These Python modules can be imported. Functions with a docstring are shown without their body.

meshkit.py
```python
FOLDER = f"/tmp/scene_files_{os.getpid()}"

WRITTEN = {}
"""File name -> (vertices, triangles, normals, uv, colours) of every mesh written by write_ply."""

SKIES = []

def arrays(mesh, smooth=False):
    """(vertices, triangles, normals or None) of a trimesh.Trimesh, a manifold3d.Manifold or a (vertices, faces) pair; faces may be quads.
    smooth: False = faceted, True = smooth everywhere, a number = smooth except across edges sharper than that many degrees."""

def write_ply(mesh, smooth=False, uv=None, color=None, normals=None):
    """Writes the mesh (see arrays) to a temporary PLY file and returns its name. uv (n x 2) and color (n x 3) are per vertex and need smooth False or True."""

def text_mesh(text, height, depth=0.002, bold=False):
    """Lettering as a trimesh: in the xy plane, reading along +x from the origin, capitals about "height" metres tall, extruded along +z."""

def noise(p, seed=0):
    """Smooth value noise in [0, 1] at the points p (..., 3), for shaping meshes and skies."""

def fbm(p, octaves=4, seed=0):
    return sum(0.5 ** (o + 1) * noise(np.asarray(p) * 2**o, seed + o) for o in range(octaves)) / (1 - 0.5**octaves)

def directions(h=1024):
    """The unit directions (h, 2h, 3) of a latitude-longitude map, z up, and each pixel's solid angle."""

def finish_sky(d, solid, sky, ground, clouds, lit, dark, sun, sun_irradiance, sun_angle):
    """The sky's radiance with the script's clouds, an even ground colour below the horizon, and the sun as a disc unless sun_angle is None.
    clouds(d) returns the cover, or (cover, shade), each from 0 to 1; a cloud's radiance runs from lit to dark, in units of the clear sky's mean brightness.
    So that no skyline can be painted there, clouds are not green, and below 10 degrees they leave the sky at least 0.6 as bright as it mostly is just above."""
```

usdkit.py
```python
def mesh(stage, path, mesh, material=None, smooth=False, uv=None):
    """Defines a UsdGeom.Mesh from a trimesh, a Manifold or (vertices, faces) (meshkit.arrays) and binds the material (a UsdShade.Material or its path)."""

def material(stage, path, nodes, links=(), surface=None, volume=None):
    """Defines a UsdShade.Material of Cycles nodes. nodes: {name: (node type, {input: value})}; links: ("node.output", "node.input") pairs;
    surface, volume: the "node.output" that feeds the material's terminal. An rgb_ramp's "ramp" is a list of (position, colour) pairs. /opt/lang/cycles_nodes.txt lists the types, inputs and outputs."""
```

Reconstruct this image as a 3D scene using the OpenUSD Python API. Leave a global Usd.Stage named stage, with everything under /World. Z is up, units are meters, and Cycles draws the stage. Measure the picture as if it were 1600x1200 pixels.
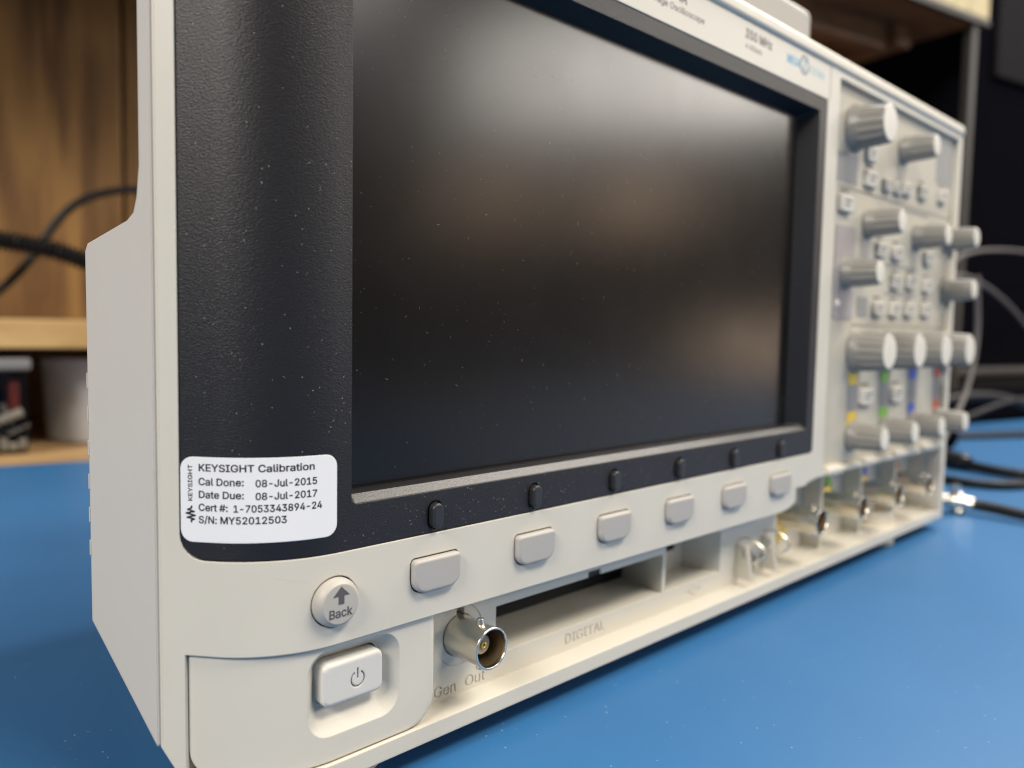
import math, random
import numpy as np, trimesh, meshkit, usdkit
import manifold3d as m3
from manifold3d import Manifold as MF, CrossSection as CS
from pxr import Usd, UsdGeom, UsdLux, UsdShade, Gf, Sdf

rng = np.random.default_rng(7)
random.seed(7)
stage = Usd.Stage.CreateInMemory()
UsdGeom.SetStageUpAxis(stage, 'Z')
UsdGeom.SetStageMetersPerUnit(stage, 1.0)
UsdGeom.Xform.Define(stage, '/World')
stage.DefinePrim('/World/Looks', 'Scope')

# ---------------------------------------------------------------- measures
# Everything is drawn in millimetres: x to the right along the instrument's front, y into it, z up, origin at the first
# soft key; the table top lies at z = -43.  W() turns that into metres with the table at z = 0.
LIFT = np.array([0, 0, 43.0])
def W(p): return (np.asarray(p, float) + LIFT) * .001
BENCH0 = np.array([15.6, 475.5])                                  # back edge of the mat; the bench stands 13.4 degrees askew
E1 = np.array([math.cos(math.radians(13.4)), -math.sin(math.radians(13.4))]); E2 = np.array([-E1[1], E1[0]])
def B(a, b, z): return np.array([*(BENCH0 + a * E1 + b * E2), z])

# ---------------------------------------------------------------- camera
F_PX = 1258.856
cam_pos = W([-110.187, -135.668, 54.996])
RC = np.array([[.7168909600, -.6969490865, .0181472391], [-.0369080183, -.0639311411, -.9972715815], [.6962076915, .7142652028, -.0715546670]])
cam = UsdGeom.Camera.Define(stage, '/World/camera')
cam.CreateHorizontalApertureAttr(36.0); cam.CreateVerticalApertureAttr(27.0)
cam.CreateFocalLengthAttr(36.0 * F_PX / 1600)
cam.CreateClippingRangeAttr(Gf.Vec2f(.01, 100))
cam.CreateFStopAttr(36.0 * F_PX / 1600 / 2.6)
cam.CreateFocusDistanceAttr(.173)
cam.CreateExposureAttr(0.44)
M = np.eye(4); M[0, :3] = RC[0]; M[1, :3] = -RC[1]; M[2, :3] = -RC[2]; M[3, :3] = cam_pos
cam.AddTransformOp().Set(Gf.Matrix4d(M.tolist()))

# ---------------------------------------------------------------- light: ceiling lamps of the room, warm white, plus added fill and screen glows
def lamp(name, pos, target, w, h, power, color):
    l = UsdLux.RectLight.Define(stage, '/World/' + name)
    l.CreateWidthAttr(w); l.CreateHeightAttr(h); l.CreateIntensityAttr(power); l.CreateColorAttr(Gf.Vec3f(*color)); l.CreateNormalizeAttr(False)
    z = np.asarray(pos, float) - np.asarray(target, float); z /= np.linalg.norm(z)
    x = np.cross([0, 0, 1.0], z); x = x / np.linalg.norm(x) if np.linalg.norm(x) > 1e-6 else np.array([1.0, 0, 0]); y = np.cross(z, x)
    m = np.eye(4); m[0, :3], m[1, :3], m[2, :3], m[3, :3] = x, y, z, pos
    l.AddTransformOp().Set(Gf.Matrix4d(m.tolist()))
WARM, COOL = (1, .92, .79), (1, .925, .83)
lamp('ceiling_lamp', (.58, -1.12, 1.88), (.15, 0, .1), 1.0, .5, 20, WARM)
lamp('ceiling_lamp_001', (3.12, -2.3, 1.36), (.1, 0, .15), 1.7, .5, 10, (1, .94, .86))
lamp('ceiling_lamp_002', (-2.5, -.62, 1.95), (0, 0, .1), 1.5, .7, 24, COOL)  # added fill from the left that brightens the side of the case
lamp('ceiling_lamp_004', (1.7, -3.4, 1.75), (.0, 0, .1), 1.2, .35, 9, (1, .95, .90))
lamp('ceiling_lamp_003', (1.75, .10, 1.85), (.1, 0, .1), 1.5, 1.1, 11, (1, .94, .86))
lamp('added_glow', (2.02, -2.20, .60), (.1, 0, .1), .30, .24, 3.6, (1, .62, .36))       # added warm glows in place of brown room things mirrored in the screen
lamp('added_glow_001', (2.50, -1.85, .60), (.1, 0, .1), .30, .24, 3.6, (1, .66, .42))
lamp('added_glow_002', (3.30, -1.75, .02), (.1, 0, .1),   .40, .26, 3.2, (1, .72, .5))
dome = UsdLux.DomeLight.Define(stage, '/World/room_light')
dm = usdkit.material(stage, '/World/Looks/room_light', {'b': ('background_shader', {'color': (1, .90, .80), 'strength': .06})}, surface='b.background')
UsdShade.MaterialBindingAPI.Apply(dome.GetPrim()).Bind(dm)

# ---------------------------------------------------------------- materials
MAT = {}
def plastic(name, color, rough=.45, grain=0., gscale=2500., var=.0, vscale=30., bevel=0., metallic=0., spec=.5, stretch=None, dust=0., coat=0.):
    """A plain surface with fine relief, a slight unevenness of tone, softened edges and specks of dust."""
    n = {'g': ('geometry', {}), 'p': ('principled_bsdf', {'base_color': color, 'roughness': rough, 'metallic': metallic, 'specular_ior_level': spec, 'coat_weight': coat})}
    l = []
    if grain:
        n['mp'] = ('mapping', {'scale': stretch or (1, 1, 1)})
        n['nz'] = ('noise_texture', {'scale': gscale, 'detail': 3., 'roughness': .6})
        n['bp'] = ('bump', {'strength': 1., 'distance': grain})
        l += [('g.position', 'mp.vector'), ('mp.vector', 'nz.vector'), ('nz.fac', 'bp.height'), ('bp.normal', 'p.normal')]
    if bevel:
        n['bv'] = ('bevel', {'radius': bevel, 'samples': 6})
        l += [('bv.bevel', 'bp.normal' if grain else 'p.normal')]
    last = None
    if var or dust:
        n['c0'] = ('mix_color', {'a': tuple(c * (1 - var) for c in color), 'b': tuple(min(1, c * (1 + var)) for c in color)})
        n['vz'] = ('noise_texture', {'scale': vscale, 'detail': 5., 'roughness': .65})
        l += [('g.position', 'vz.vector'), ('vz.fac', 'c0.fac')]
        last = 'c0.result'
    if dust:
        n['dv'] = ('voronoi_texture', {'scale': dust, 'randomness': 1.})
        n['ds'] = ('separate_color', {})
        n['dt'] = ('math', {'math_type': 'less_than', 'value2': .085})
        n['dr'] = ('math', {'math_type': 'greater_than', 'value2': .86})
        n['dm'] = ('math', {'math_type': 'multiply'})
        n['dk'] = ('math', {'math_type': 'multiply', 'value2': .65})
        n['dc'] = ('mix_color', {'b': (.5, .47, .43)})
        l += [('g.position', 'dv.vector'), ('dv.distance', 'dt.value1'), ('dv.color', 'ds.color'), ('ds.r', 'dr.value1'), ('dt.value', 'dm.value1'), ('dr.value', 'dm.value2'), ('dm.value', 'dk.value1'), ('dk.value', 'dc.fac'), (last, 'dc.a')]
        last = 'dc.result'
    if last: l += [(last, 'p.base_color')]
    MAT[name] = usdkit.material(stage, '/World/Looks/' + name, n, l, surface='p.BSDF')
    return MAT[name]
def wood(name, light, dark, scale=1., rough=.55, axis='z', seed=0.):
    """Grain along one axis: stretched noise bent into rings."""
    st = {'z': (9, 9, .7), 'x': (.7, 9, 9)}[axis]
    n = {'g': ('texture_coordinate', {}), 'mp': ('mapping', {'scale': tuple(s * scale for s in st), 'location': (seed, seed * 1.7, seed * .3)}),
         'n1': ('noise_texture', {'scale': 1.6, 'detail': 3., 'distortion': .6}),
         'mu': ('math', {'math_type': 'multiply', 'value2': 26.}), 'si': ('math', {'math_type': 'sine'}),
         'n2': ('noise_texture', {'scale': 22., 'detail': 6., 'roughness': .7}),
         'ad': ('math', {'math_type': 'multiply_add', 'value2': .30, 'value3': .5}),
         'mm': ('math', {'math_type': 'multiply_add', 'value2': .7}),
         'sb': ('math', {'math_type': 'subtract', 'value2': .35}),
         'r': ('rgb_ramp', {'ramp': [(0, dark), (.45, tuple((a + b) / 2 for a, b in zip(light, dark))), (1, light)]}),
         'p': ('principled_bsdf', {'roughness': rough})}
    l = [('g.object', 'mp.vector'), ('mp.vector', 'n1.vector'), ('mp.vector', 'n2.vector'), ('n1.fac', 'mu.value1'), ('mu.value', 'si.value1'), ('si.value', 'ad.value1'),
         ('n2.fac', 'mm.value1'), ('ad.value', 'mm.value3'), ('mm.value', 'sb.value1'), ('sb.value', 'r.fac'), ('r.color', 'p.base_color')]
    MAT[name] = usdkit.material(stage, '/World/Looks/' + name, n, l, surface='p.BSDF')

CREAM = (.605, .574, .50)
plastic('cream_plastic', CREAM, .42, grain=.00002, gscale=2000, var=.035, vscale=45, bevel=.0004, dust=0)
plastic('cream_cavity', (.66, .60, .49), .5, grain=.000008, var=.03)
plastic('case_plastic', (.59, .56, .51), .5, grain=.00001, gscale=2200, var=.02, bevel=.0006)
plastic('panel_plastic', (.50, .47, .395), .5, grain=.000006, var=.02, bevel=.0003)
plastic('grey_key', (.40, .382, .36), .5, grain=.000006, gscale=3200, bevel=.0003, var=.01)
plastic('small_key', (.56, .54, .49), .5, bevel=.0003)
plastic('back_key', (.43, .408, .37), .48, grain=.000006, bevel=.0003)
plastic('power_key', (.61, .595, .56), .42, grain=.000008, bevel=.0005)
plastic('knob_grey', (.215, .208, .19), .40)
plastic('cream_relief', CREAM, .42)
plastic('knob_cap', (.68, .65, .575), .45, bevel=.0002)
plastic('black_bezel', (.012, .0115, .014), .40, grain=.00010, gscale=1900, bevel=.0004, var=.01, dust=900, stretch=(1, 1, 1.7), spec=.42)
plastic('ledge_sheen_grey', (.050, .047, .046), .36, grain=.00008, gscale=2600, spec=.7, dust=1400, var=.01)  # bezel plastic in a lighter grey: the bevel's sheen put into the colour
plastic('black_rubber', (.02, .02, .022), .4, bevel=.0003)
plastic('black_gap', (.006, .006, .006), .7)
plastic('dust_fibre', (.42, .39, .35), .9)
plastic('sticker_paper', (.80, .80, .82), .35, bevel=.0002)
plastic('ink', (.012, .012, .016), .6)
plastic('print_grey', (.09, .085, .09), .6)
plastic('print_blue', (.10, .36, .58), .6)
plastic('print_pale_blue', (.34, .52, .58), .6)
plastic('nickel', (.78, .74, .65), .24, metallic=1., bevel=.00015, grain=.000012, gscale=4000)
plastic('nickel_inside', (.40, .30, .18), .38, metallic=.9, grain=.00005, gscale=3500)
plastic('gold', (.85, .55, .14), .25, metallic=1.)
plastic('insulator', (.50, .42, .29), .45)
plastic('label_grey', (.29, .29, .285), .5)
plastic('label_lilac', (.36, .335, .335), .4)
for nm, c in dict(yellow=(.72, .52, .06), green=(.20, .48, .06), blue=(.04, .11, .52), red=(.62, .07, .035)).items():
    plastic('mark_' + nm, c, .5)
plastic('mat_blue', (.028, .126, .300), .40, grain=.000015, gscale=900, var=.10, vscale=11, dust=420, spec=.32)
plastic('white_tub', (.50, .50, .51), .4)
plastic('dark_lid', (.16, .16, .17), .5)
plastic('handle_plastic', (.34, .33, .30), .5, bevel=.001)
plastic('cable_black', (.010, .010, .011), .42, spec=.25)
plastic('cable_grey', (.11, .10, .10), .5)
plastic('steel', (.035, .033, .031), .5, metallic=.2)
plastic('dark_metal', (.004, .004, .006), .6, spec=0.)
plastic('dark_grey', (.012, .012, .014), .6, spec=0.02)
plastic('shelf_strip', (.44, .37, .20), .5, var=.75, vscale=60)
plastic('red_part', (.20, .03, .02), .5)
plastic('tan_block', (.15, .095, .04), .6, var=.2, vscale=25)
wood('plank_wood', (.31, .17, .052), (.07, .028, .008), 1., .5, 'z', 3.1)
wood('shelf_wood', (.52, .35, .155), (.36, .22, .085), 1., .5, 'x', 1.3)
wood('dark_wood', (.27, .125, .05), (.11, .05, .02), 1., .6, 'x', 5.)
wood('bench_wood', (.45, .30, .14), (.28, .16, .07), 1., .5, 'x', 2.)
MAT['screen_glass'] = usdkit.material(stage, '/World/Looks/screen_glass', {
    'p': ('principled_bsdf', {'base_color': (.007, .0065, .0065), 'specular_ior_level': .38}),
    'g': ('geometry', {}), 'dv': ('voronoi_texture', {'scale': 760.}), 'ds': ('separate_color', {}), 'dt': ('math', {'math_type': 'less_than', 'value2': .07}),
    'dr': ('math', {'math_type': 'greater_than', 'value2': .82}), 'dm': ('math', {'math_type': 'multiply'}), 'dk': ('math', {'math_type': 'multiply', 'value2': .4}),
    'cl': ('noise_texture', {'scale': 22., 'detail': 2.}), 'cm': ('map_range', {'from_min': .42, 'from_max': .62, 'to_min': .15, 'to_max': 1., 'clamp': True}), 'dn': ('math', {'math_type': 'multiply'}),
    'mp': ('mapping', {'scale': (1, 1, 1)}), 'sm': ('noise_texture', {'scale': 30., 'detail': 4., 'distortion': .8}),
    'sr': ('map_range', {'from_min': .3, 'from_max': .7, 'to_min': .205, 'to_max': .23, 'clamp': True}),
    'dc': ('mix_color', {'a': (.007, .0065, .0065), 'b': (.5, .47, .42)})},
    [('g.position', 'dv.vector'), ('dv.distance', 'dt.value1'), ('dv.color', 'ds.color'), ('ds.r', 'dr.value1'), ('dt.value', 'dm.value1'), ('dr.value', 'dm.value2'),
     ('g.position', 'cl.vector'), ('cl.fac', 'cm.value'), ('dm.value', 'dn.value1'), ('cm.result', 'dn.value2'), ('dn.value', 'dk.value1'), ('dk.value', 'dc.fac'), ('dc.result', 'p.base_color'),
     ('g.position', 'mp.vector'), ('mp.vector', 'sm.vector'), ('sm.fac', 'sr.value'), ('sr.result', 'p.roughness')], surface='p.BSDF')
MAT['clear_plastic'] = usdkit.material(stage, '/World/Looks/clear_plastic', {
    't': ('transparent_bsdf', {'color': (.88, .88, .87)}), 'gl': ('glossy_bsdf', {'color': (.9, .9, .9), 'roughness': .12}), 'f': ('fresnel', {'IOR': 1.22}), 'm': ('mix_closure', {})},
    [('f.fac', 'm.fac'), ('t.BSDF', 'm.closure1'), ('gl.BSDF', 'm.closure2')], surface='m.closure')

# ---------------------------------------------------------------- helpers
used = {}
def fresh(parent, name):
    k = used.get((parent, name), 0); used[(parent, name)] = k + 1
    return f'{parent}/{name}' + (f'_{k:03d}' if k else '')
BASE = {}
def thing(name, label, cat, base, group=None, kind=None):
    p = fresh('/World', name); x = UsdGeom.Xform.Define(stage, p); b = W(base); x.AddTranslateOp().Set(Gf.Vec3d(*map(float, b))); BASE[p] = b
    tag(x.GetPrim(), label, cat, group, kind); return p
def tag(pr, label=None, cat=None, group=None, kind=None):
    for k, v in (('label', label), ('category', cat), ('group', group), ('kind', kind)):
        if v: pr.SetCustomDataByKey(k, v)
def arrays(m):
    if hasattr(m, 'to_mesh'):
        q = m.to_mesh(); return np.array(q.vert_properties[:, :3], float), np.array(q.tri_verts, int)
    if isinstance(m, tuple): return np.asarray(m[0], float), np.asarray(m[1], int)
    return np.array(m.vertices, float), np.array(m.faces, int)
def join(*ms):
    vs, fs, n = [], [], 0
    for m in ms:
        v, f = arrays(m); vs.append(v); fs.append(f + n); n += len(v)
    return np.vstack(vs), np.vstack(fs)
def put(parent, name, m, mat, smooth=30, label=None, kind=None):
    """One mesh, given in millimetres, as a part (or sub-part) under parent."""
    root = '/'.join(parent.split('/')[:3]); v, f = arrays(m)
    p = fresh(parent, name)
    usdkit.mesh(stage, p, (W(v) - BASE[root], f), MAT[mat], smooth=smooth)
    if label or kind: tag(stage.GetPrimAtPath(p), label, kind=kind)
    return p

R0, PHI = 27.0, math.radians(50); S1 = -25 - R0 * PHI
PA = np.array([-25 - R0 * math.sin(PHI), R0 * (1 - math.cos(PHI))]); PB = np.array([-52.9, 18.7]); DIR = (PB - PA) / np.linalg.norm(PB - PA)
def warp(m):
    """The left end of the front rolls back: flat (x, y, z) to the rolled front."""
    v, f = arrays(m); v = v.copy(); x, y = v[:, 0].copy(), v[:, 1].copy()
    a = np.clip((-25 - x) / R0, 0, PHI); rest = np.maximum(S1 - x, 0)
    cx = np.where(x >= -25, x, -25 - R0 * np.sin(a) + DIR[0] * rest); cy = np.where(x >= -25, 0, R0 * (1 - np.cos(a)) + DIR[1] * rest)
    v[:, 0] = cx + y * np.sin(a); v[:, 1] = cy + y * np.cos(a)
    return v, f
def warp_split(m, step=.9):
    """Only the left end is cut fine and rolled; the rest stays as it is."""
    right, left = m.split_by_plane([1, 0, 0], -24.0)
    parts = []
    for half in (left, right):
        if not half.num_tri(): continue
        v, f = arrays(half.refine_to_length(step) if half is left else half)
        f = f[~(np.abs(v[f][:, :, 0] + 24.0) < 1e-4).all(1)]          # the two halves stay open where they meet
        parts.append(warp((v, f)) if half is left else (v, f))
    v, f = join(*parts)
    t = trimesh.Trimesh(v, f, process=False); t.merge_vertices(digits_vertex=4); t.remove_unreferenced_vertices()
    return np.array(t.vertices), np.array(t.faces)

TOXZ = [[1, 0, 0, 0], [0, 0, 1, 0], [0, 1, 0, 0]]
def ext(cs, y0, y1): return MF.extrude(cs, y1 - y0).transform(TOXZ).translate([0, y0, 0])
def box(x0, x1, y0, y1, z0, z1): return MF.cube([x1 - x0, y1 - y0, z1 - z0]).translate([x0, y0, z0])
def rr(x0, x1, z0, z1, r, n=6, rb=None):
    """Rounded rectangle; r may be one radius or four (bottom left, bottom right, top right, top left)."""
    r = [r] * 4 if np.ndim(r) == 0 else r; pts = []
    for (cx, cz, a0), q in zip(((x0, z0, 180), (x1, z0, 270), (x1, z1, 0), (x0, z1, 90)), r):
        sx, sz = (1 if cx == x0 else -1), (1 if cz == z0 else -1)
        for k in range(n + 1):
            a = math.radians(a0 + 90 * k / n); pts.append((cx + sx * q + q * math.cos(a), cz + sz * q + q * math.sin(a)))
    return CS([pts])
def key(x0, x1, z0, z1, r, y0, y1, soft=.8, n=5):
    """A push button: rounded outline from y0 (inside) to y1 (front) whose front edges are rolled over."""
    parts = [ext(rr(x0, x1, z0, z1, r), y0, y0 + .05)]
    for k in range(n + 1):
        a = math.pi / 2 * k / n; d = soft * (1 - math.cos(a)); y = y1 + soft * (1 - math.sin(a))
        parts.append(ext(rr(x0 + d, x1 - d, z0 + d, z1 - d, np.maximum(np.array([r] * 4 if np.ndim(r) == 0 else r) - d, .05)), y, y + .01))
    return MF.batch_hull(parts)
def cyl(x, z, r, y0, y1, n=48, r2=None):
    return MF.cylinder(y1 - y0, r, r if r2 is None else r2, n).transform(TOXZ).translate([x, y0, z])
def revolve(profile, x, z, n=64):
    """(radius, y) pairs turned about the axis along y."""
    p = np.array(profile, float); a = np.linspace(0, 2 * np.pi, n, endpoint=False)
    v = np.stack([x + p[:, None, 0] * np.cos(a), np.repeat(p[:, None, 1], n, 1), z + p[:, None, 0] * np.sin(a)], -1).reshape(-1, 3)
    i, j = np.meshgrid(np.arange(len(p) - 1), np.arange(n), indexing='ij'); j2 = (j + 1) % n
    q = np.stack([i * n + j, (i + 1) * n + j, (i + 1) * n + j2, i * n + j2], -1).reshape(-1, 4)
    return v, np.vstack([q[:, [0, 1, 2]], q[:, [0, 2, 3]]])
def text(s, x, z, height, width=None, y=0., depth=.12, bold=False, rot=0., condense=None):
    """Flat lettering that reads along +x on a face that looks towards -y."""
    t = meshkit.text_mesh(s, height, depth, bold); v = np.array(t.vertices)
    w = v[:, 0].max()
    if width: v[:, 0] *= width / w
    if condense: v[:, 0] *= condense
    if rot: c, sn = math.cos(rot), math.sin(rot); v[:, :2] = v[:, :2] @ np.array([[c, sn], [-sn, c]])
    return np.stack([v[:, 0] + x, y - v[:, 2], v[:, 1] + z], 1), np.array(t.faces)
def solid(vf):
    return MF(m3.Mesh(np.asarray(trimesh.Trimesh(*vf).vertices, np.float32), np.asarray(trimesh.Trimesh(*vf).faces, np.uint32)))
def spline(pts, n=60):
    from scipy.interpolate import CubicSpline
    p = np.asarray(pts, float); d = np.r_[0, np.cumsum(np.linalg.norm(np.diff(p, axis=0), axis=1))]
    return CubicSpline(d, p)(np.linspace(0, d[-1], n))
def tube(path, r, sides=14):
    p = np.asarray(path, float); t = np.gradient(p, axis=0); t /= np.linalg.norm(t, axis=1, keepdims=True)
    ref = np.array([.13, .21, .97]); a = np.cross(t, ref); a /= np.linalg.norm(a, axis=1, keepdims=True); b = np.cross(t, a)
    ang = np.arange(sides) * 2 * np.pi / sides; rad = np.broadcast_to(r, (len(p),))[:, None, None]
    v = p[:, None] + rad * (np.cos(ang)[None, :, None] * a[:, None] + np.sin(ang)[None, :, None] * b[:, None])
    i, j = np.meshgrid(np.arange(len(p) - 1), np.arange(sides), indexing='ij'); j2 = (j + 1) % sides
    q = np.stack([i * sides + j, (i + 1) * sides + j, (i + 1) * sides + j2, i * sides + j2], -1).reshape(-1, 4)
    return v.reshape(-1, 3), np.vstack([q[:, [0, 2, 1]], q[:, [0, 3, 2]]])
def bbox(a0, a1, b0, b1, z0, z1, r=1.5):
    """A box with softened edges that stands square to the bench."""
    s = [MF.sphere(r, 12).translate([x, y, z]) for x in (a0 + r, a1 - r) for y in (b0 + r, b1 - r) for z in (z0 + r, z1 - r)]
    v, f = arrays(MF.batch_hull(s)); return np.c_[BENCH0 + v[:, :1] * E1 + v[:, 1:2] * E2, v[:, 2]], f
def fibres(n, x0, x1, z0, z1, y, size=(.15, .9), w=(.02, .05), flat='y', keep=None):
    """Lint: thin bent ribbons and crumbs lying on a face."""
    vs, fs, k = [], [], 0
    while len(fs) < n:
        cx, cz = rng.uniform(x0, x1), rng.uniform(z0, z1)
        if keep is not None and rng.random() > keep(cx, cz): continue
        L = size[0] + (size[1] - size[0]) * rng.random() ** 3.5; a = rng.uniform(0, 6.28); bend = rng.normal(0, 1.3); ww = rng.uniform(*w)
        if L < .3: ww *= 1.8
        m = 5; p = [np.array([cx, cz])]; ang = a
        for _ in range(m): p.append(p[-1] + L / m * np.array([math.cos(ang), math.sin(ang)])); ang += bend / m
        p = np.array(p); t = np.gradient(p, axis=0); t /= np.linalg.norm(t, axis=1, keepdims=True); nn = np.c_[-t[:, 1], t[:, 0]] * ww
        nn[0] *= .4; nn[-1] *= .4
        lo, hi = p - nn, p + nn; h = .03
        if flat == 'y': pts = np.concatenate([np.c_[lo[:, 0], np.full(m + 1, y), lo[:, 1]], np.c_[hi[:, 0], np.full(m + 1, y), hi[:, 1]], np.c_[p[:, 0], np.full(m + 1, y - h), p[:, 1]]])
        else: pts = np.concatenate([np.c_[lo, np.full(m + 1, y)], np.c_[hi, np.full(m + 1, y)], np.c_[p, np.full(m + 1, y + h)]])
        f = []
        for i in range(m):
            A, Bq, Cq = i, i + m + 1, i + 2 * (m + 1)
            f += [(A, A + 1, Cq), (A + 1, Cq + 1, Cq), (Cq, Cq + 1, Bq), (Cq + 1, Bq + 1, Bq)]
        vs.append(pts); fs.append(np.array(f) + k); k += len(pts)
    return np.vstack(vs), np.vstack(fs)

# ---------------------------------------------------------------- the bench, its mat and the wall behind
wb = thing('workbench', 'pale wooden workbench under the blue mat', 'workbench', B(300, -200, -43))
put(wb, 'bench_top', bbox(-900, 1900, -1100, 330, -85, -45.2, 3), 'bench_wood')
mt = thing('bench_mat', 'blue anti-static mat covering the bench', 'mat', B(300, -400, -43))
put(mt, 'mat_sheet', bbox(-850, 1500, -1000, 0, -45.1, -43, .9), 'mat_blue')
put(mt, 'lint', join(fibres(240, -75, 420, -150, 0, -42.99, (.15, 1.6), (.02, .05), 'z'), fibres(60, -110, -50, 15, 75, -42.99, (.2, 1.4), (.02, .05), 'z')), 'dust_fibre', kind='stuff')
sc = fibres(26, -80, -64, 12, 42, -42.985, (1.0, 3.2), (.02, .05), 'z'); put(mt, 'scuff', sc, 'dust_fibre', kind='stuff')

wl = thing('plank_wall', 'brown vertical wood planks behind the bench', 'wall', B(300, 320, -43))
edges = [-400, -190, -45, 105, 262, 418, 570, 730, 890, 1050, 1210]
for a0, a1 in zip(edges, edges[1:]):
    put(wl, 'plank', bbox(a0 + 1.6, a1 - 1.6, 300, 318 + rng.uniform(-2, 2), -45, 470, 2.5), 'plank_wood')
put(wl, 'backing', bbox(-400, 1210, 319, 332, -45, 470, 2), 'black_gap')

ls = thing('low_shelf', 'pale wooden riser shelf left behind the oscilloscope', 'shelf', B(20, 160, -43))
put(ls, 'shelf_board', bbox(-330, 330, 60, 298, 32.2, 53.6, 1.5), 'shelf_wood')
put(ls, 'end_board', bbox(306, 328, 62, 298, -45, 32.2, 1.5), 'shelf_wood')
put(ls, 'end_board', bbox(-328, -306, 62, 298, -45, 32.2, 1.5), 'shelf_wood')

us = thing('overhead_shelf', 'dark wooden overhead shelf with cream label strip and grey metal edge', 'shelf', B(700, 100, -43))
put(us, 'shelf_board', bbox(-400, 1112, 6, 298, 468, 492, 2), 'dark_wood')
put(us, 'metal_edge', bbox(-400, 1117, -2, 6, 461, 470, 1), 'steel')
put(us, 'label_strip', bbox(-400, 1117, 0, 5.5, 470.5, 503, 1), 'shelf_strip')
put(us, 'bracing_board', bbox(640, 1004, 70, 92, 430, 467.5, 2), 'dark_wood')
put(us, 'bracket', bbox(1010, 1040, 60, 290, 436, 467.5, 2), 'dark_wood')
up = thing('steel_post', 'thin grey steel post under the end of the overhead shelf', 'post', B(1095, 8, 0))
put(up, 'upright', bbox(1089, 1101, 4, 16, -43, 460.5, 1), 'steel')
cb = thing('equipment_cabinet', 'tall black equipment cabinet at the right edge', 'cabinet', B(1500, 200, -43))
put(cb, 'cabinet_body', bbox(1140, 2300, 40, 300, -45, 1000, 6), 'dark_metal')
put(cb, 'front_panel', bbox(1200, 1700, 32, 40, 420, 640, 4), 'dark_grey')
bb = thing('black_box', 'squat black box standing behind the steel post', 'box', B(1100, 40, -43))
put(bb, 'box_body', bbox(1072, 1134, 20, 90, -45, 284, 4), 'dark_metal')

# small things behind, left of the instrument
tub = thing('white_tub', 'white plastic tub under the low shelf', 'tub', B(75, 138, -45))
put(tub, 'tub_body', (lambda vf: (np.c_[vf[0][:, 0], vf[0][:, 2], vf[0][:, 1]] + B(75, 138, -45), vf[1][:, ::-1]))(revolve([(0, 0), (44, 0), (46, 2), (48, 40), (49, 62), (50.5, 62), (50.5, 68), (0, 68)], 0, 0, 48)), 'white_tub')
jar = thing('clear_parts_box', 'clear plastic parts box with grey lid, under the low shelf', 'box', B(-5, 100, -45))
put(jar, 'box_wall', join(bbox(-40, 16, 62, 64, -44, 22, .5), bbox(14, 16, 64, 130, -44, 22, .5), bbox(-40, 14, 128, 130, -44, 22, .5)), 'clear_plastic')
put(jar, 'lid', bbox(-42, 19, 60, 132, 16.5, 25, 2), 'dark_lid')
put(jar, 'red_part', bbox(4, 11, 70, 80, -20, 8, 1.5), 'red_part')
put(jar, 'white_rod', tube([B(-30, 66, -32), B(13, 68, -14)], 3.2), 'knob_cap')
put(jar, 'dark_part', bbox(-38, 0, 80, 125, -43, 0, 4), 'dark_metal')
for q in range(5):
    put(jar, 'metal_part', bbox(-14 + 6 * q, -9 + 6 * q, 66 + 2 * q, 72 + 2 * q, -43, -38 + 3 * (q % 3), 1.2), 'knob_cap')
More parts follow.
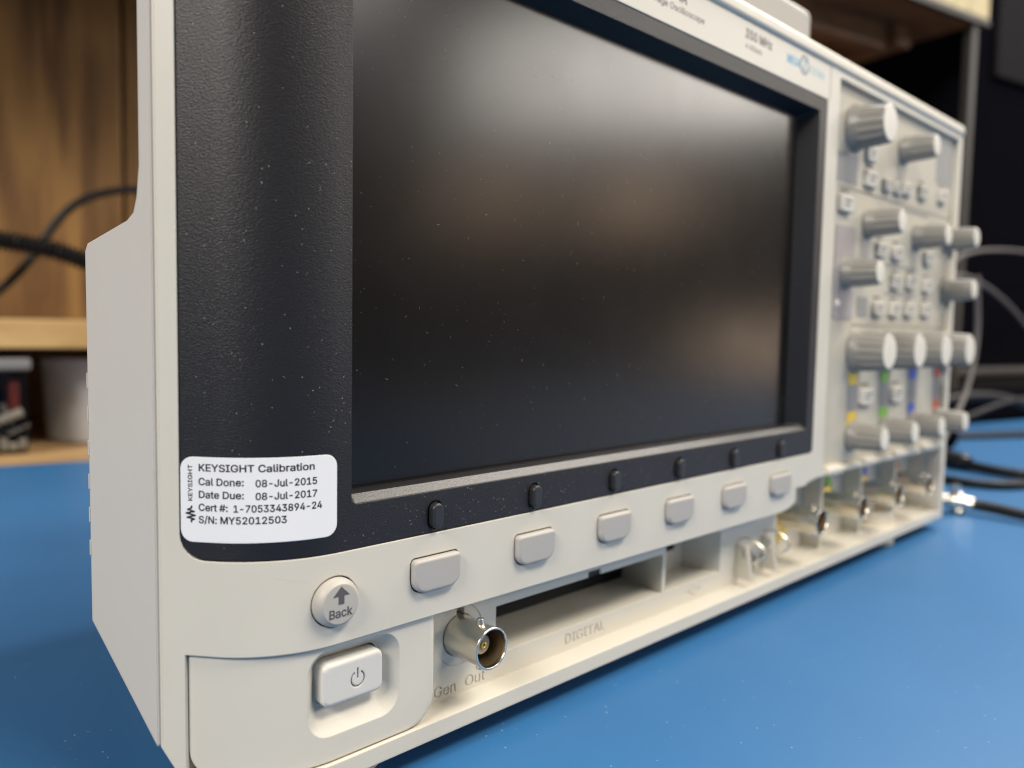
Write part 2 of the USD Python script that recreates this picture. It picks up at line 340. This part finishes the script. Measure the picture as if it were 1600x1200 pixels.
for q in range(26):
    c0 = B(rng.uniform(-34, 10), rng.uniform(67, 90), rng.uniform(-41, -16)); d0 = rng.normal(0, 1, 3); d0 *= rng.uniform(4, 11) / np.linalg.norm(d0)
    put(jar, 'small_part', tube([c0 - d0, c0, c0 + d0], rng.uniform(1, 2.6), 8), ('steel', 'cable_black', 'steel', 'handle_plastic', 'nickel')[q % 5])
put(jar, 'brown_base', bbox(-38, 14, 64, 127, -44.4, -43.1, .4), 'tan_block')

c = thing('thin_cable', 'thin black cable looping in front of the wood planks', 'cable', [110, 655, 150])
put(c, 'cable_jacket', tube(spline([(262, 622, 96), (211, 634, 158), (160.4, 646.6, 173.7), (142.4, 650.9, 169.5), (122.3, 655.7, 160.7), (102.5, 660.4, 140.4), (85.4, 664.5, 111.4), (68.7, 668.4, 88.4), (40.9, 675, 64), (-10, 690, 57.6), (-120, 700, 57.6)], 120), 3.7), 'cable_black')
c = thing('corrugated_hose', 'thick black corrugated cable hose across the wood planks', 'hose', [80, 636, 110])
pth = spline([(-230, 715, 62), (-120, 682, 106), (-20, 657, 122.5), (20.4, 649.1, 120.9), (54.1, 641.1, 118.2), (71.7, 636.9, 115.8), (89.7, 632.6, 112.7), (110.6, 627.6, 105.9), (157, 616.6, 88.8), (230, 600, 58)], 800)
put(c, 'hose_jacket', tube(pth, 7.6 + 1.6 * np.sin(np.arange(800) * .88), 18), 'cable_black')

# cables and clutter right of the instrument
def cable(label, pts, r, mat, group=None):
    c = thing('cable', label, 'cable', pts[len(pts) // 2], group); return c, put(c, 'cable_jacket', tube(spline(pts, 80), r), mat)
c, _ = cable('black cable with a fat plug, uppermost on the mat right of the oscilloscope', [(600, 110, -38), (545, 70, -38), (525, 45, -38.4), (514, 22, -38.6), (514, 6, -38.8), (530, -30, -39), (580, -90, -39)], 3.6, 'cable_black')
put(c, 'plug', tube(spline([(575, 92, -37), (545, 70, -37), (525, 45, -37)], 20), np.r_[4, np.full(18, 6.2), 4.2]), 'black_rubber')
put(c, 'plug_tip', tube(spline([(560, 79, -32.5), (547, 69, -32)], 6), 3), 'steel')
cable('dark cable curving under the plugged one on the mat', [(440, 80, -40), (462, 47, -40), (459, 23, -40), (465, 10, -40), (481, 0, -40), (549, -21, -40), (640, -60, -40)], 2.9, 'cable_black')
c, _ = cable('black coaxial cable with shiny connector by the oscilloscope corner', [(373.6, 0, -37.5), (374, -13, -38), (372.4, -25.6, -38.6), (385, -56, -39), (430, -120, -39)], 3.0, 'cable_black')
put(c, 'connector', tube(spline([(368, 14, -36.5), (371, 7, -36.5), (373.6, -1, -37.3)], 24), np.r_[np.full(7, 3.4), np.full(9, 5.4), np.full(8, 3.6)]), 'nickel')
put(c, 'coupling_lug', join(tube([(370.5, 7, -33), (370.5, 7, -27)], 2.5), tube([(370.5, 7, -38), (369, 4, -42.4)], 2.5)), 'nickel')
cable('thin grey wire arching to the upper right of the instrument', [(740, 150, 96), (786, 150, 125), (834, 150, 139), (932, 150, 152), (1062, 150, 160), (1400, 150, 150)], 2.1, 'cable_grey')
cable('thin grey wire sagging to the lower right of the instrument', [(760, 150, 100), (807, 150, 115), (892, 150, 113), (967, 150, 101), (1084, 150, 71), (1266, 150, 14)], 2.5, 'cable_grey')
cable('grey probe lead hanging beside the right knobs', [(572, 60, 100), (575, 60, 81), (579, 60, 61), (575, 60, 37), (561, 60, 13), (535, 60, -8), (500, 62, -40)], 1.9, 'cable_grey')

pb = thing('power_strip', 'long black power strip lying at the back of the mat', 'power strip', (900, 130, -43))
put(pb, 'strip_body', (bbox(700, 1500, -130, -70, -43, -12, 6)), 'dark_metal')
for k in range(4): put(pb, 'socket', bbox(740 + 60 * k, 775 + 60 * k, -118, -84, -12.5, -10, 1), 'dark_grey')
tb = thing('wood_block', 'tan wooden block behind the power strip', 'block', (1000, 220, -43))
put(tb, 'block_body', bbox(880, 1400, -40, 6, -43, -30, 3), 'tan_block')
gb = thing('grey_case', 'low dark grey case behind the wooden block', 'case', (1100, 300, -43))
put(gb, 'case_body', bbox(960, 1700, 12, 120, -45, -4, 5), 'dark_grey')
put(gb, 'case_lid', bbox(955, 1705, 8, 124, -4, 8, 4), 'steel')
for lab, pts, r in (('black lead looping over the power strip, highest of the tangle', [(640, 190, -41), (700, 150, -20), (760, 118, -6), (830, 92, -12), (900, 60, -38), (980, 20, -40)], 4),
                    ('dark braided lead running along the power strip', [(660, 175, -41), (730, 120, -30), (790, 98, -14), (870, 80, -10), (960, 50, -20), (1060, 20, -36)], 2.2),
                    ('black lead lying flat in front of the power strip', [(620, 150, -41), (690, 118, -40.5), (740, 92, -40), (800, 62, -40), (880, 40, -40), (1000, -10, -40)], 3.4)):
    cable(lab, pts, r, 'cable_black')
cd = thing('cardboard_box', 'small brown cardboard box behind the tangled leads', 'box', (880, 200, -43))
put(cd, 'box_body', bbox(795, 850, -85, -40, -43, -14, 1.5), 'shelf_wood')
put(cd, 'tape', bbox(794.5, 850.5, -66, -58, -30, -13.6, .3), 'dark_wood')
ad = thing('black_adapter', 'lumpy black adapter beside the lower right knobs', 'adapter', (640, 110, -43))
put(ad, 'adapter_body', bbox(560, 700, -235, -190, -43, -22, 8), 'dark_metal')
put(ad, 'tan_tip', bbox(560, 575, -260, -246, -43, -30, 3), 'tan_block')

# ---------------------------------------------------------------- the oscilloscope
OS = thing('oscilloscope', 'cream bench oscilloscope with dark blank screen and many knobs', 'oscilloscope', (135, 30, -43))
KEYX = [-.6 + 31.1 * i for i in range(6)]
BEZ = rr(-55.8, 180, 9.6, 139.2, [5, 1.5, 1.2, 2])

# front frame
band = CS([[(-54.9, -33.5), (322.6, -33.5), (322.6, -1.5), (228, -.5), (196, -.3), (184, -.4), (177.5, -1.2), (173.5, -3), (169.5, -6.2), (166, -8.2), (162, -9.2), (157, -9.6), (2, -8.9), (-54.9, -8.9)]])
frame = box(-60.1, 328, 0, 12, -37.4, 153.4) - ext(band, -1, 7) - ext(BEZ, -1, 13)
for x in KEYX: frame -= ext(rr(x - 6.75, x + 6.75, -3.1, 4.9, [3.3, 3.3, 1.2, 1.2]), -1, 9)
frame -= cyl(-25.7, -.1, 5.2, -1, 9)
frame -= ext(rr(189.5, 322.4, 1.6, 149.2, 1.2), -1, 5)
frame -= ext(CS([[(-61, -38), (-52.9, -38), (-61, -26.2)]]), -1, 13)
frame -= box(-25, 181.3, -1, .35, 151.4, 151.9) + box(180.9, 181.4, -1, .35, 139, 151.9)     # thin joint round the name strip
# power panel, its edges rolled over, with the dish round the power button
lay = []
for d, y in ((1.0, .8), (.55, .9), (.2, 1.25), (0, 1.8)):
    lay.append(ext(rr(-54.9 + d * .3, .6 - d * 1.6, -33.4 + d * .5, -8.9 - d * .3, [5, 6.5, .5, 1.0]), y, y + .01))
lay.append(ext(rr(-54.9, 2.6, -33.4, -8.9, [5, 8, .5, 1.0]), 7, 7.5))
panel = MF.batch_hull(lay)
dish = MF.batch_hull([ext(rr(-31.2, -9.4, -27.9, -10.0, 4.6), .75, .8), ext(rr(-30.2, -10.4, -26.9, -11.0, 4), .75, 1.3), ext(rr(-28.9, -12.8, -22.6, -12.3, 2.2), 3.9, 4.1)]) + ext(rr(-31.2, -9.4, -27.9, -10.0, 4.6), 0, .8)
panel = panel - dish - ext(rr(-28.4, -13.2, -22.3, -12.5, 2.0), 0, 6)
frame = frame + panel
# connector wall: ring seat, wide DIGITAL opening, small socket pocket, four connector bays
frame -= cyl(13, -18.9, 7.35, 6.75, 7.2, 64) + cyl(13, -18.9, 5.1, 6, 13, 48)
frame -= box(12, 14.4, 6, 9, -14.4, -11.8)
back = box(20, 166, 11.9, 31, -35, -8) + box(166, 326, 11.9, 19, -35, 0)
front2 = frame + back
front2 -= MF.batch_hull([box(24.7, 95.4, 6, 6.1, -27, -14.8), box(25.6, 98.6, 25.4, 25.5, -27, -14.5)])
front2 -= box(60, 65.5, 6, 28, -15, -13.2)
front2 -= MF.batch_hull([box(97.2, 129.5, 6, 6.1, -27, -11.5), box(98.2, 124.5, 19, 19.1, -27, -11.5)])
for k in range(4):
    x0 = 168 + 38.4 * k
    front2 -= ext(rr(x0, x0 + 36.6, -33.3, -.4 if k else -1.2, [2, 2, 3, 7 if not k else 3]), 6, 14.5)
    front2 -= box(x0, x0 + 38.0, -1, 3.5, -33.3, -2.2)
for k in range(4):
    front2 -= cyl(181.5 + 37.8 * k, -16.2, 5.6, 14, 20, 40)
for word, x, z, h, wd in (('Gen', 5.0, -32.4, 2.6, 6.8), ('Out', 14.6, -32.4, 2.6, 6.6), ('DIGITAL', 50.6, -31.6, 2.75, 17.2)):
    front2 -= solid(text(word, x, z, h, wd, 7.2, .6))
for poly in ([(108, -30.4), (116, -30.4), (116, -30.0), (108, -30.0)], [(110, -30.2), (112.2, -28.8), (113.6, -28.8), (113.6, -28.4), (112, -28.4), (109.6, -30.0)], [(111.5, -30.2), (113.2, -31.6), (114.6, -31.6), (114.6, -32.0), (113, -32.0), (111, -30.4)], [(116, -30.9), (117.4, -30.2), (116, -29.5)]):
    front2 -= ext(CS([poly], m3.FillRule.NonZero), 6.5, 7.2)
put(OS, 'front_frame', warp_split(front2), 'cream_plastic', 28)
# rounded lip above the name strip and small bosses over the connector bays
lip = MF.batch_hull([MF.sphere(1.9, 20).translate([x, y, z]) for x in (-30, 326.4) for y, z in ((1.1, 154.9), (10, 155.1), (.9, 153.2), (10, 152.6))])
put(OS, 'top_lip', lip, 'cream_plastic', 40)
for k in range(4):
    x = 199.2 + 33.3 * k
    put(OS, 'boss', MF.batch_hull([MF.sphere(1.5, 16).translate([x + dx, y, z]) for dx in (-5, 5) for y in (-.3, 2.2) for z in (.6, 1.4)]), 'cream_plastic', 40)

# dark insides
put(OS, 'key_backing', join(box(-12, 166, 8.6, 9, -5, 7), box(-31.5, -18.5, 8.6, 9, -7, 5.5), box(-29.5, -13, 6.1, 6.4, -22.8, -12)), 'black_gap', False)
put(OS, 'cavity_back', join(box(24, 100, 25.0, 25.4, -26.8, -13), box(60.2, 65.3, 7.6, 25, -14.9, -13.3)), 'black_gap', False)
put(OS, 'usb_port', box(104.5, 118.5, 18.4, 19.05, -19.8, -12.6) - box(106, 117, 18, 18.9, -15, -13), 'black_gap', False)

# screen frame and screen
aper = MF.batch_hull([ext(rr(-22, 174.2, 18.8, 134.3, [1.4, .6, .6, .6]), -.1, .1), ext(rr(-21.2, 172.6, 20.5, 133.6, .6), 2.2, 2.25)]) + MF.batch_hull([ext(rr(-21.2, 172.6, 20.5, 133.6, .6), 2.2, 2.25), ext(rr(-20, 169.3, 20.6, 132.2, .4), 6.3, 6.4)])
bez = ext(rr(-55.55, 179.75, 9.85, 138.95, [4.8, 1.3, 1, 1.8]), .12, 7) - aper
for x in KEYX: bez -= ext(rr(x - 2.05, x + 2.05, 9.95 + .35, 16.75, 2.0), -1, 1.0)
put(OS, 'screen_frame', warp_split(bez, 1.0), 'black_bezel', 30)
put(OS, 'ledge_sheen', MF.batch_hull([box(-21.4, 173.4, .25, .3, 18.98, 19.0), box(-21.0, 172.9, 2.1, 2.15, 20.46, 20.48), box(-21.4, 173.4, .6, .62, 18.9, 18.92)]), 'ledge_sheen_grey', 30)  # thin skin over the lower bevel, its lighter grey painting the sheen there
put(OS, 'lint', (lambda vf: (np.c_[vf[0][:, 0], vf[0][:, 1], 19.02 + (vf[0][:, 1] - .25) * .80 + vf[0][:, 2]], vf[1]))(fibres(300, -21, 172, .35, 2.0, .0, (.06, .35), (.012, .03), 'z')), 'dust_fibre', kind='stuff')
scr = put(OS, 'screen', box(-21, 170.5, 6.25, 6.6, 19.8, 133), 'screen_glass', False)
put(scr, 'lint', fibres(430, -20, 169, 21.5, 132, 6.24, (.08, .95), (.014, .03)), 'dust_fibre', kind='stuff')
put(scr, 'screen_edge', box(-19.5, 169.2, 6.15, 6.3, 21.1, 21.3), 'dark_grey', False)
def strip_keep(x, z): return 1.0 if (x > -21 and z < 18.5) or x < -22 else 0.0
fb = fibres(230, -20, 120, 10, 18.4, .11, (.08, .6), (.015, .035)); put(OS, 'lint', join(fb, warp(fibres(70, -52, -23, 32, 128, .11, (.1, .8), (.015, .035)))), 'dust_fibre', kind='stuff')
for x in KEYX:
    put(OS, 'key_marker', key(x - 1.5, x + 1.5, 10.7, 16.3, 1.45, 1.0, -1.3, .55), 'black_rubber', 35)

# soft keys, back key, power key
for x in KEYX:
    put(OS, 'soft_key', key(x - 6.45, x + 6.45, -2.8, 4.6, [3.1, 3.1, .95, .95], 8.2, -1.6, .7), 'grey_key', 35)
prof = [(0, -2.02), (2.6, -2.01), (3.95, -1.97), (4.25, -1.72), (4.65, -1.25), (4.88, -.6), (4.93, 0), (4.93, 8)]
bk = put(OS, 'back_key', revolve(prof, -25.7, -.1, 72), 'back_key', 35)
arrow = CS([[(-24.2, 2.55), (-26.1, .65), (-24.85, .65), (-24.85, -1.0), (-23.55, -1.0), (-23.55, .65), (-22.3, .65)]])
put(bk, 'arrow_print', ext(arrow.translate([-1.4, .9]), -2.06, -1.9), 'print_grey', False)
put(bk, 'lettering', text('Back', -28.5, -2.6, 1.7, 5.4, -2.0, .06, True), 'print_grey', False)
pk = key(-28.0, -13.6, -21.9, -12.9, 1.7, 6, .6, .9)
arc = CS([[(1.72 * math.cos(a), 1.72 * math.sin(a)) for a in np.linspace(0, 2 * np.pi, 40)[:-1]]]) - CS([[(1.4 * math.cos(a), 1.4 * math.sin(a)) for a in np.linspace(0, 2 * np.pi, 40)[:-1]]]) - CS([[(-.75, 0), (.75, 0), (.75, 3), (-.75, 3)]])
sym = arc + CS([[(-.17, .15), (.17, .15), (.17, 2.3), (-.17, 2.3)]])
pk = pk - ext(sym.translate([-20.0, -17.7]), -.3, .95)
pw = put(OS, 'power_key', pk, 'power_key', 35)
put(pw, 'power_symbol', ext(sym.translate([-20.0, -17.7]), .85, .93), 'label_grey', False)

# calibration label that follows the rolled front
st = warp(ext(rr(-55.5, -25.4, 13.25, 29.5, 2.4), .02, .12).refine_to_length(.8))
stk = put(OS, 'calibration_label', st, 'sticker_paper', 30, label='white calibration label with printed black lines')
def ink(name, *ms): put(stk, name, warp(join(*ms)), 'ink', False)
T = dict(y=.02, depth=.035, bold=True)
ink('lettering', text('KEYSIGHT Calibration', -52.0, 26.85, 1.33, 21.9, **T))
ink('lettering', text('Cal Done:', -52.0, 24.2, 1.33, 8.8, **T), text('08-Jul-2015', -41.2, 24.0, 1.33, 11.6, **T))
ink('lettering', text('Date Due:', -52.0, 21.75, 1.33, 8.8, **T), text('08-Jul-2017', -41.2, 21.55, 1.33, 11.6, **T))
ink('lettering', text('Cert #:', -52.0, 19.3, 1.33, 5.8, **T), text('1-7053343894-24', -45.3, 19.2, 1.33, 16.7, **T))
ink('lettering', text('S/N: MY52012503', -52.0, 16.95, 1.33, 16.6, **T))
ink('lettering', text('KEYSIGHT', -53.15, 21.0, .80, 7.0, rot=math.pi / 2, **T))
zig = [(-53.3, 20.1), (-53.35, 19.75), (-54.1, 19.45), (-52.8, 19.1), (-54.4, 18.75), (-52.6, 18.35), (-54.2, 17.95), (-52.75, 17.65), (-53.4, 17.4), (-53.3, 17.1)]
wp = CS()
for (xa, za), (xb, zb) in zip(zig, zig[1:]):
    wp += CS.batch_hull([CS.circle(.16, 8).translate([xa, za]), CS.circle(.16, 8).translate([xb, zb])])
ink('wave_logo', ext(wp, -.015, .02))

# name strip printing
for s, x1, z, h, wd, mt_, b in (('DSO-X 3034A', 88.7, 146.9, 3.2, 27, 'print_grey', True), ('Digital Storage Oscilloscope', 97.8, 143.85, 1.75, 38, 'print_grey', False),
                                ('4 GSa/s', 131.3, 143.2, 1.5, 10.2, 'print_grey', False), ('350 MHz', 137.8, 146.3, 2.75, 17, 'print_grey', True)):
    put(OS, 'lettering', text(s, x1 - wd, z, h, wd, .02, .06, b), mt_, False)
put(OS, 'lettering', text('MEGA', 148.0, 145.3, 2.7, 9.6, .02, .06, True), 'print_blue', False)
put(OS, 'lettering', text('OOM', 164.2, 145.3, 2.5, 11.6, .02, .06, True), 'print_pale_blue', False)
cir = lambda r: CS([[(160.6 + r * math.cos(a), 146.9 + r * math.sin(a)) for a in np.linspace(0, 2 * np.pi, 48)[:-1]]])
put(OS, 'zoom_ring', ext(cir(3.2) - cir(2.75), -.05, .02), 'print_grey', False)
put(OS, 'lettering', text('Z', 159.0, 145.0, 3.8, 3.2, .02, .06, True), 'print_blue', False)
put(OS, 'zoom_ring', ext(CS([[(158.9, 143.9), (159.5, 144.2), (158.8, 142.4), (158.2, 142.2)]]), -.05, .02), 'print_grey', False)
# probe terminals
for x in (140.5, 158.0):
    tm = put(OS, 'probe_terminal', MF.batch_hull([box(x - 1.1, x + 1.1, 1.0, 7.2, -31, -30.9), box(x - 1.1, x + 1.1, 3.2, 7.2, -19.5, -19.4)]) - MF.batch_hull([box(x - 2, x + 2, 2.6, 4.6, -24, -23.9), box(x - 2, x + 2, 3.6, 4.6, -21, -20.9)]), 'panel_plastic', 30)
    put(tm, 'wire_loop', tube(spline([(x + 1.4, 7.2, -18.6), (x + 2.2, 1.2, -18.2), (x + 2.6, -2.0, -21.4), (x + 2.2, .8, -25.0), (x + 1.4, 7.2, -25.2)], 40), .42, 8), 'nickel')
put(OS, 'ground_tab', box(146, 153.5, 4.2, 7.1, -24.2, -22.6), 'label_grey')
put(OS, 'ground_tab', box(147, 148, 5.8, 7.1, -32, -24.2) + box(151.2, 152.2, 5.8, 7.1, -32, -24.2), 'panel_plastic')

# BNC connectors
def bnc(x, z, wall, front, label=None, ring=None):
    L = wall - front
    prof = [(4.95, wall + 3), (4.95, wall - .2), (4.8, wall - .6), (4.8, front + 1.2), (4.95, front + .7), (4.95, front + .15), (4.8, front), (4.45, front), (4.2, front + .5), (4.15, wall - 1.5)]
    b = put(OS, 'bnc_connector', revolve(prof, x, z, 72), 'nickel', 35, label=label)
    put(b, 'inner_wall', revolve([(4.13, front + .8), (4.1, wall - 1.5), (0, wall - 1.5)], x, z, 56), 'nickel_inside', 35)
    put(b, 'insulator', revolve([(0, front + 3.2), (1.1, front + 3.2), (2.1, front + 3.3), (2.35, front + 3.6), (2.35, wall - 1.4)], x, z, 40), 'insulator', 35)
    put(b, 'centre_contact', revolve([(.38, wall - 4), (.38, front + 2.9), (.55, front + 2.75), (.85, front + 2.75), (.95, front + 3.0), (.95, wall - 4)], x, z, 28), 'gold', 35)
    for sgn in (1, -1):
        put(b, 'bayonet_lug', MF.cylinder(1.5, 1.05, .8, 20).transform([[1, 0, 0, x], [0, 1, 0, front + 4.2], [0, 0, sgn, z + sgn * 4.5]]), 'nickel', 35)
    if ring:
        put(b, 'flange_nut', revolve([(7.4, wall + .1), (7.4, wall - 2.6), (7.0, wall - 3.0), (4.9, wall - 3.0)], x, z, 6), 'gold', False)
        put(b, 'channel_ring', revolve([(12, wall + .02), (12, wall - .5), (11.6, wall - .7), (8.0, wall - .7), (8.0, wall + .02)], x, z, 48), 'mark_' + ring, 35)
    return b
bnc(13, -18.9, 6.9, -4.4, label='signal generator output connector, left of the wide opening')
for k, col in enumerate(('yellow', 'green', 'blue', 'red')):
    bnc(181.5 + 37.8 * k, -16.2, 14.4, -4.4, label=f'input connector with {col} ring', ring=col)

# control panel
plate = box(189.8, 322.1, 2.2, 3.4, 1.9, 148.9)
BTN = [(227.5, 127.5, 9, 6), (228.4, 117.6, 10.5, 6.5), (245.9, 117.4, 7.5, 5), (257.6, 117.6, 7, 5), (268.7, 118.4, 7, 5), (287.0, 119.6, 9, 6), (312.9, 120.8, 9, 6), (205.9, 105.1, 10.5, 6.5),
       (242.6, 90, 9.5, 6), (260.3, 89.9, 9.5, 6), (298.2, 90.4, 9.5, 6), (260.6, 77.4, 9.5, 6), (278, 78, 9.5, 6), (298.6, 77.3, 9.5, 6),
       (242.4, 65.2, 9.5, 6), (260.4, 65.3, 9.5, 6), (277.6, 65.6, 9.5, 6), (298.6, 66, 9.5, 6), (234.4, 27.9, 11.5, 7), (267.6, 27.5, 11.5, 7), (300.4, 27.5, 11.5, 7)]
BTN = [(-110.2 + (x + 110.2) * .9876, 55 + (z - 55) * .9876, w, h) for x, z, w, h in BTN[:-1]]
for x, z, w, h in BTN: plate -= ext(rr(x - w / 2 - .55, x + w / 2 + .35, z - h / 2 - .6, z + h / 2 + .35, 1.2), 2, 4)
plate -= box(197, 322.2, 2, 2.7, 110.6, 111.2) + box(213, 322.2, 2, 2.7, 57.4, 58)
put(OS, 'control_panel', plate, 'panel_plastic', 30)
put(OS, 'keypad_sheet', box(190, 322, 3.5, 3.9, 2, 148.8), 'black_gap', False)
for x, z, w, h in BTN:
    b = put(OS, 'push_button', key(x - w / 2, x + w / 2, z - h / 2, z + h / 2, [1.4, 1.4, .8, .8], 3.45, .3, .6, 3), 'small_key', 35)
    for q in range(2):
        put(b, 'printed_mark', box(x - w * .28, x + w * (.28 - .16 * q), .24, .31, z + .9 - 1.8 * q, z + 1.6 - 1.8 * q), 'print_grey', False)
    if w > 8: put(OS, 'legend_print', box(x - w * .42, x + w * .30, 2.12, 2.2, z + h / 2 + 1.4, z + h / 2 + 2.2), 'print_grey', False)
lil = ext(rr(195.9, 213.4, 60.2, 96.4, .8), 1.9, 2.25)
put(OS, 'status_strip', lil, 'label_lilac', 30)
put(OS, 'status_light', MF.sphere(1.8, 24).scale([1, .5, 1]).translate([199.5, 2.0, 66]), 'knob_cap')
for x0, x1, z0, z1 in ((194, 213, 113, 124), (262, 292, 108.6, 110.2), (300, 320, 126, 147), (218.5, 228.5, 61.5, 69.5), (246, 281, 83.6, 84.6), (246, 281, 71.6, 72.6)):
    put(OS, 'legend_strip', ext(rr(x0, x1, z0, z1, .5), 2.05, 2.25), 'label_grey', 30)
for x, col in zip((218.2, 251.0, 283.8, 316.2), ('yellow', 'green', 'blue', 'red')):
    wv = 10.4 if x < 300 else 8
    put(OS, 'channel_strip', ext(rr(x - wv / 2, x + wv / 2, 18.2, 39.5, .5), 2.05, 2.25), 'label_grey', 30)
    for z in (20.1, 36.4):
        put(OS, 'channel_mark', ext(rr(x - wv * .45, x + wv * .40, z - 2.6, z + 2.6, .4), 1.95, 2.2), 'mark_' + col, 30, label=col + ' channel mark')
def knob(x, z, rb, rf):
    L0, L1, n, per = 2.1, -11.5, 16 if rb > 7 else 12, 10
    ys = np.array([2.1, 1.6, 1.3, -.4, -2.2, -2.9, -5, -8, -10.6, -11.2, -11.5]); u = (1.3 - ys) / 12.8
    r = np.interp(ys, [-11.5, -11.2, -10.6, -2.2, -.4, 1.3, 1.6, 2.1], [rf, rf + .3, rf + .45, rf + .45 + (rb - rf - .8) * .45, rf + .45 + (rb - rf - .8) * .62, rb - .3, rb, rb])
    rib = np.interp(ys, [-11.5, -11.0, -10.4, -2.6, -.6, 2.1], [.1, .25, .42, .42, 0, 0])
    a = np.arange(n * per) * 2 * np.pi / (n * per); ph = np.arange(n * per) % per
    bump = np.array([1, 1, .3, 0, 0, 0, 0, 0, 0, .3])[ph]
    rad = r[:, None] + rib[:, None] * (bump - .35)[None]
    v = np.stack([x + rad * np.cos(a), np.repeat(ys[:, None], len(a), 1), z + rad * np.sin(a)], -1).reshape(-1, 3)
    N = len(a); i, j = np.meshgrid(np.arange(len(ys) - 1), np.arange(N), indexing='ij'); j2 = (j + 1) % N
    q = np.stack([i * N + j, (i + 1) * N + j, (i + 1) * N + j2, i * N + j2], -1).reshape(-1, 4)
    k = put(OS, 'knob', (v, np.vstack([q[:, [0, 1, 2]], q[:, [0, 2, 3]]])), 'knob_grey', 25)
    put(k, 'knob_cap', revolve([(0, -11.62), (rf - .35, -11.6), (rf - .02, -11.45), (rf + .02, -11.1)], x, z, 48), 'knob_cap', 35)
for x, z, big in [(208.7, 134.4, 1), (259.2, 134.3, 0), (225.6, 99.4, 0), (279.3, 98.6, 0), (318.6, 101, 0), (206.2, 78.1, 0), (319.5, 76.4, 0)] + [(219.1 + 33 * k, 47.6, 1) for k in range(4)] + [(218.7 + 33 * k, 12.7, 0) for k in range(4)]:
    knob(x, z, *((9.3, 6.75) if big else (6.3, 4.15)))

# case, handle and feet
side = CS([[(19.0, -27.4), (57, -13), (57, 69.6), (55.2, 71.2), (31, 74.2), (27.6, 75.4), (25.8, 78.2), (24.4, 84), (24.1, 152.8), (19.0, 152.8)]])
def sidewall(x0, x1):
    e = MF.extrude(side, x1 - x0); return e.transform([[0, 0, 1, x0], [1, 0, 0, 0], [0, 1, 0, 0]])
put(OS, 'case', sidewall(-53.4, -50.5), 'case_plastic', 30, label='grey side of the case')
put(OS, 'case', sidewall(324, 327), 'case_plastic', 30, label='grey right side of the case')
put(OS, 'seam', box(-52.6, -50, 18.2, 19.2, -26.5, 150), 'cream_cavity', False)
core = MF.batch_hull([box(-50.4, 323.9, 32, 33, -22, 66), box(-50.4, 323.9, 56, 57, -16, 66), box(-20, 295, 140, 141, -8, 62)]) + box(0, 290, 32, 140, -8, 150) + box(-20, 323.5, 12.2, 23.5, 60, 152)
put(OS, 'rear_case', core, 'case_plastic', 30)
for k in range(6):
    put(OS, 'vent_rib', box(-53.6, -50.6, 56.5, 57.3, 2 + 7.5 * k, 5.5 + 7.5 * k), 'case_plastic', 30)
hp = [(90, 45), (100, 54), (200, 54), (232, 53), (238, 46)]
put(OS, 'carrying_handle', MF.batch_hull([MF.sphere(4, 20).translate([x, y, z]) for x in (60, 227) for y in (36, 44) for z in (150, 189)]), 'handle_plastic', 40)
for x, y in ((-15, 16), (272, 13), (-15, 110), (272, 110)):
    put(OS, 'foot', (lambda vf: (np.c_[vf[0][:, 0] + x, vf[0][:, 2] + y, vf[0][:, 1] - 43], vf[1][:, ::-1]))(revolve([(0, .02), (9.2, .02), (10, .6), (10, 2), (9.0, 3.2), (9.0, 16)], 0, 0, 40)), 'cream_cavity', 35)
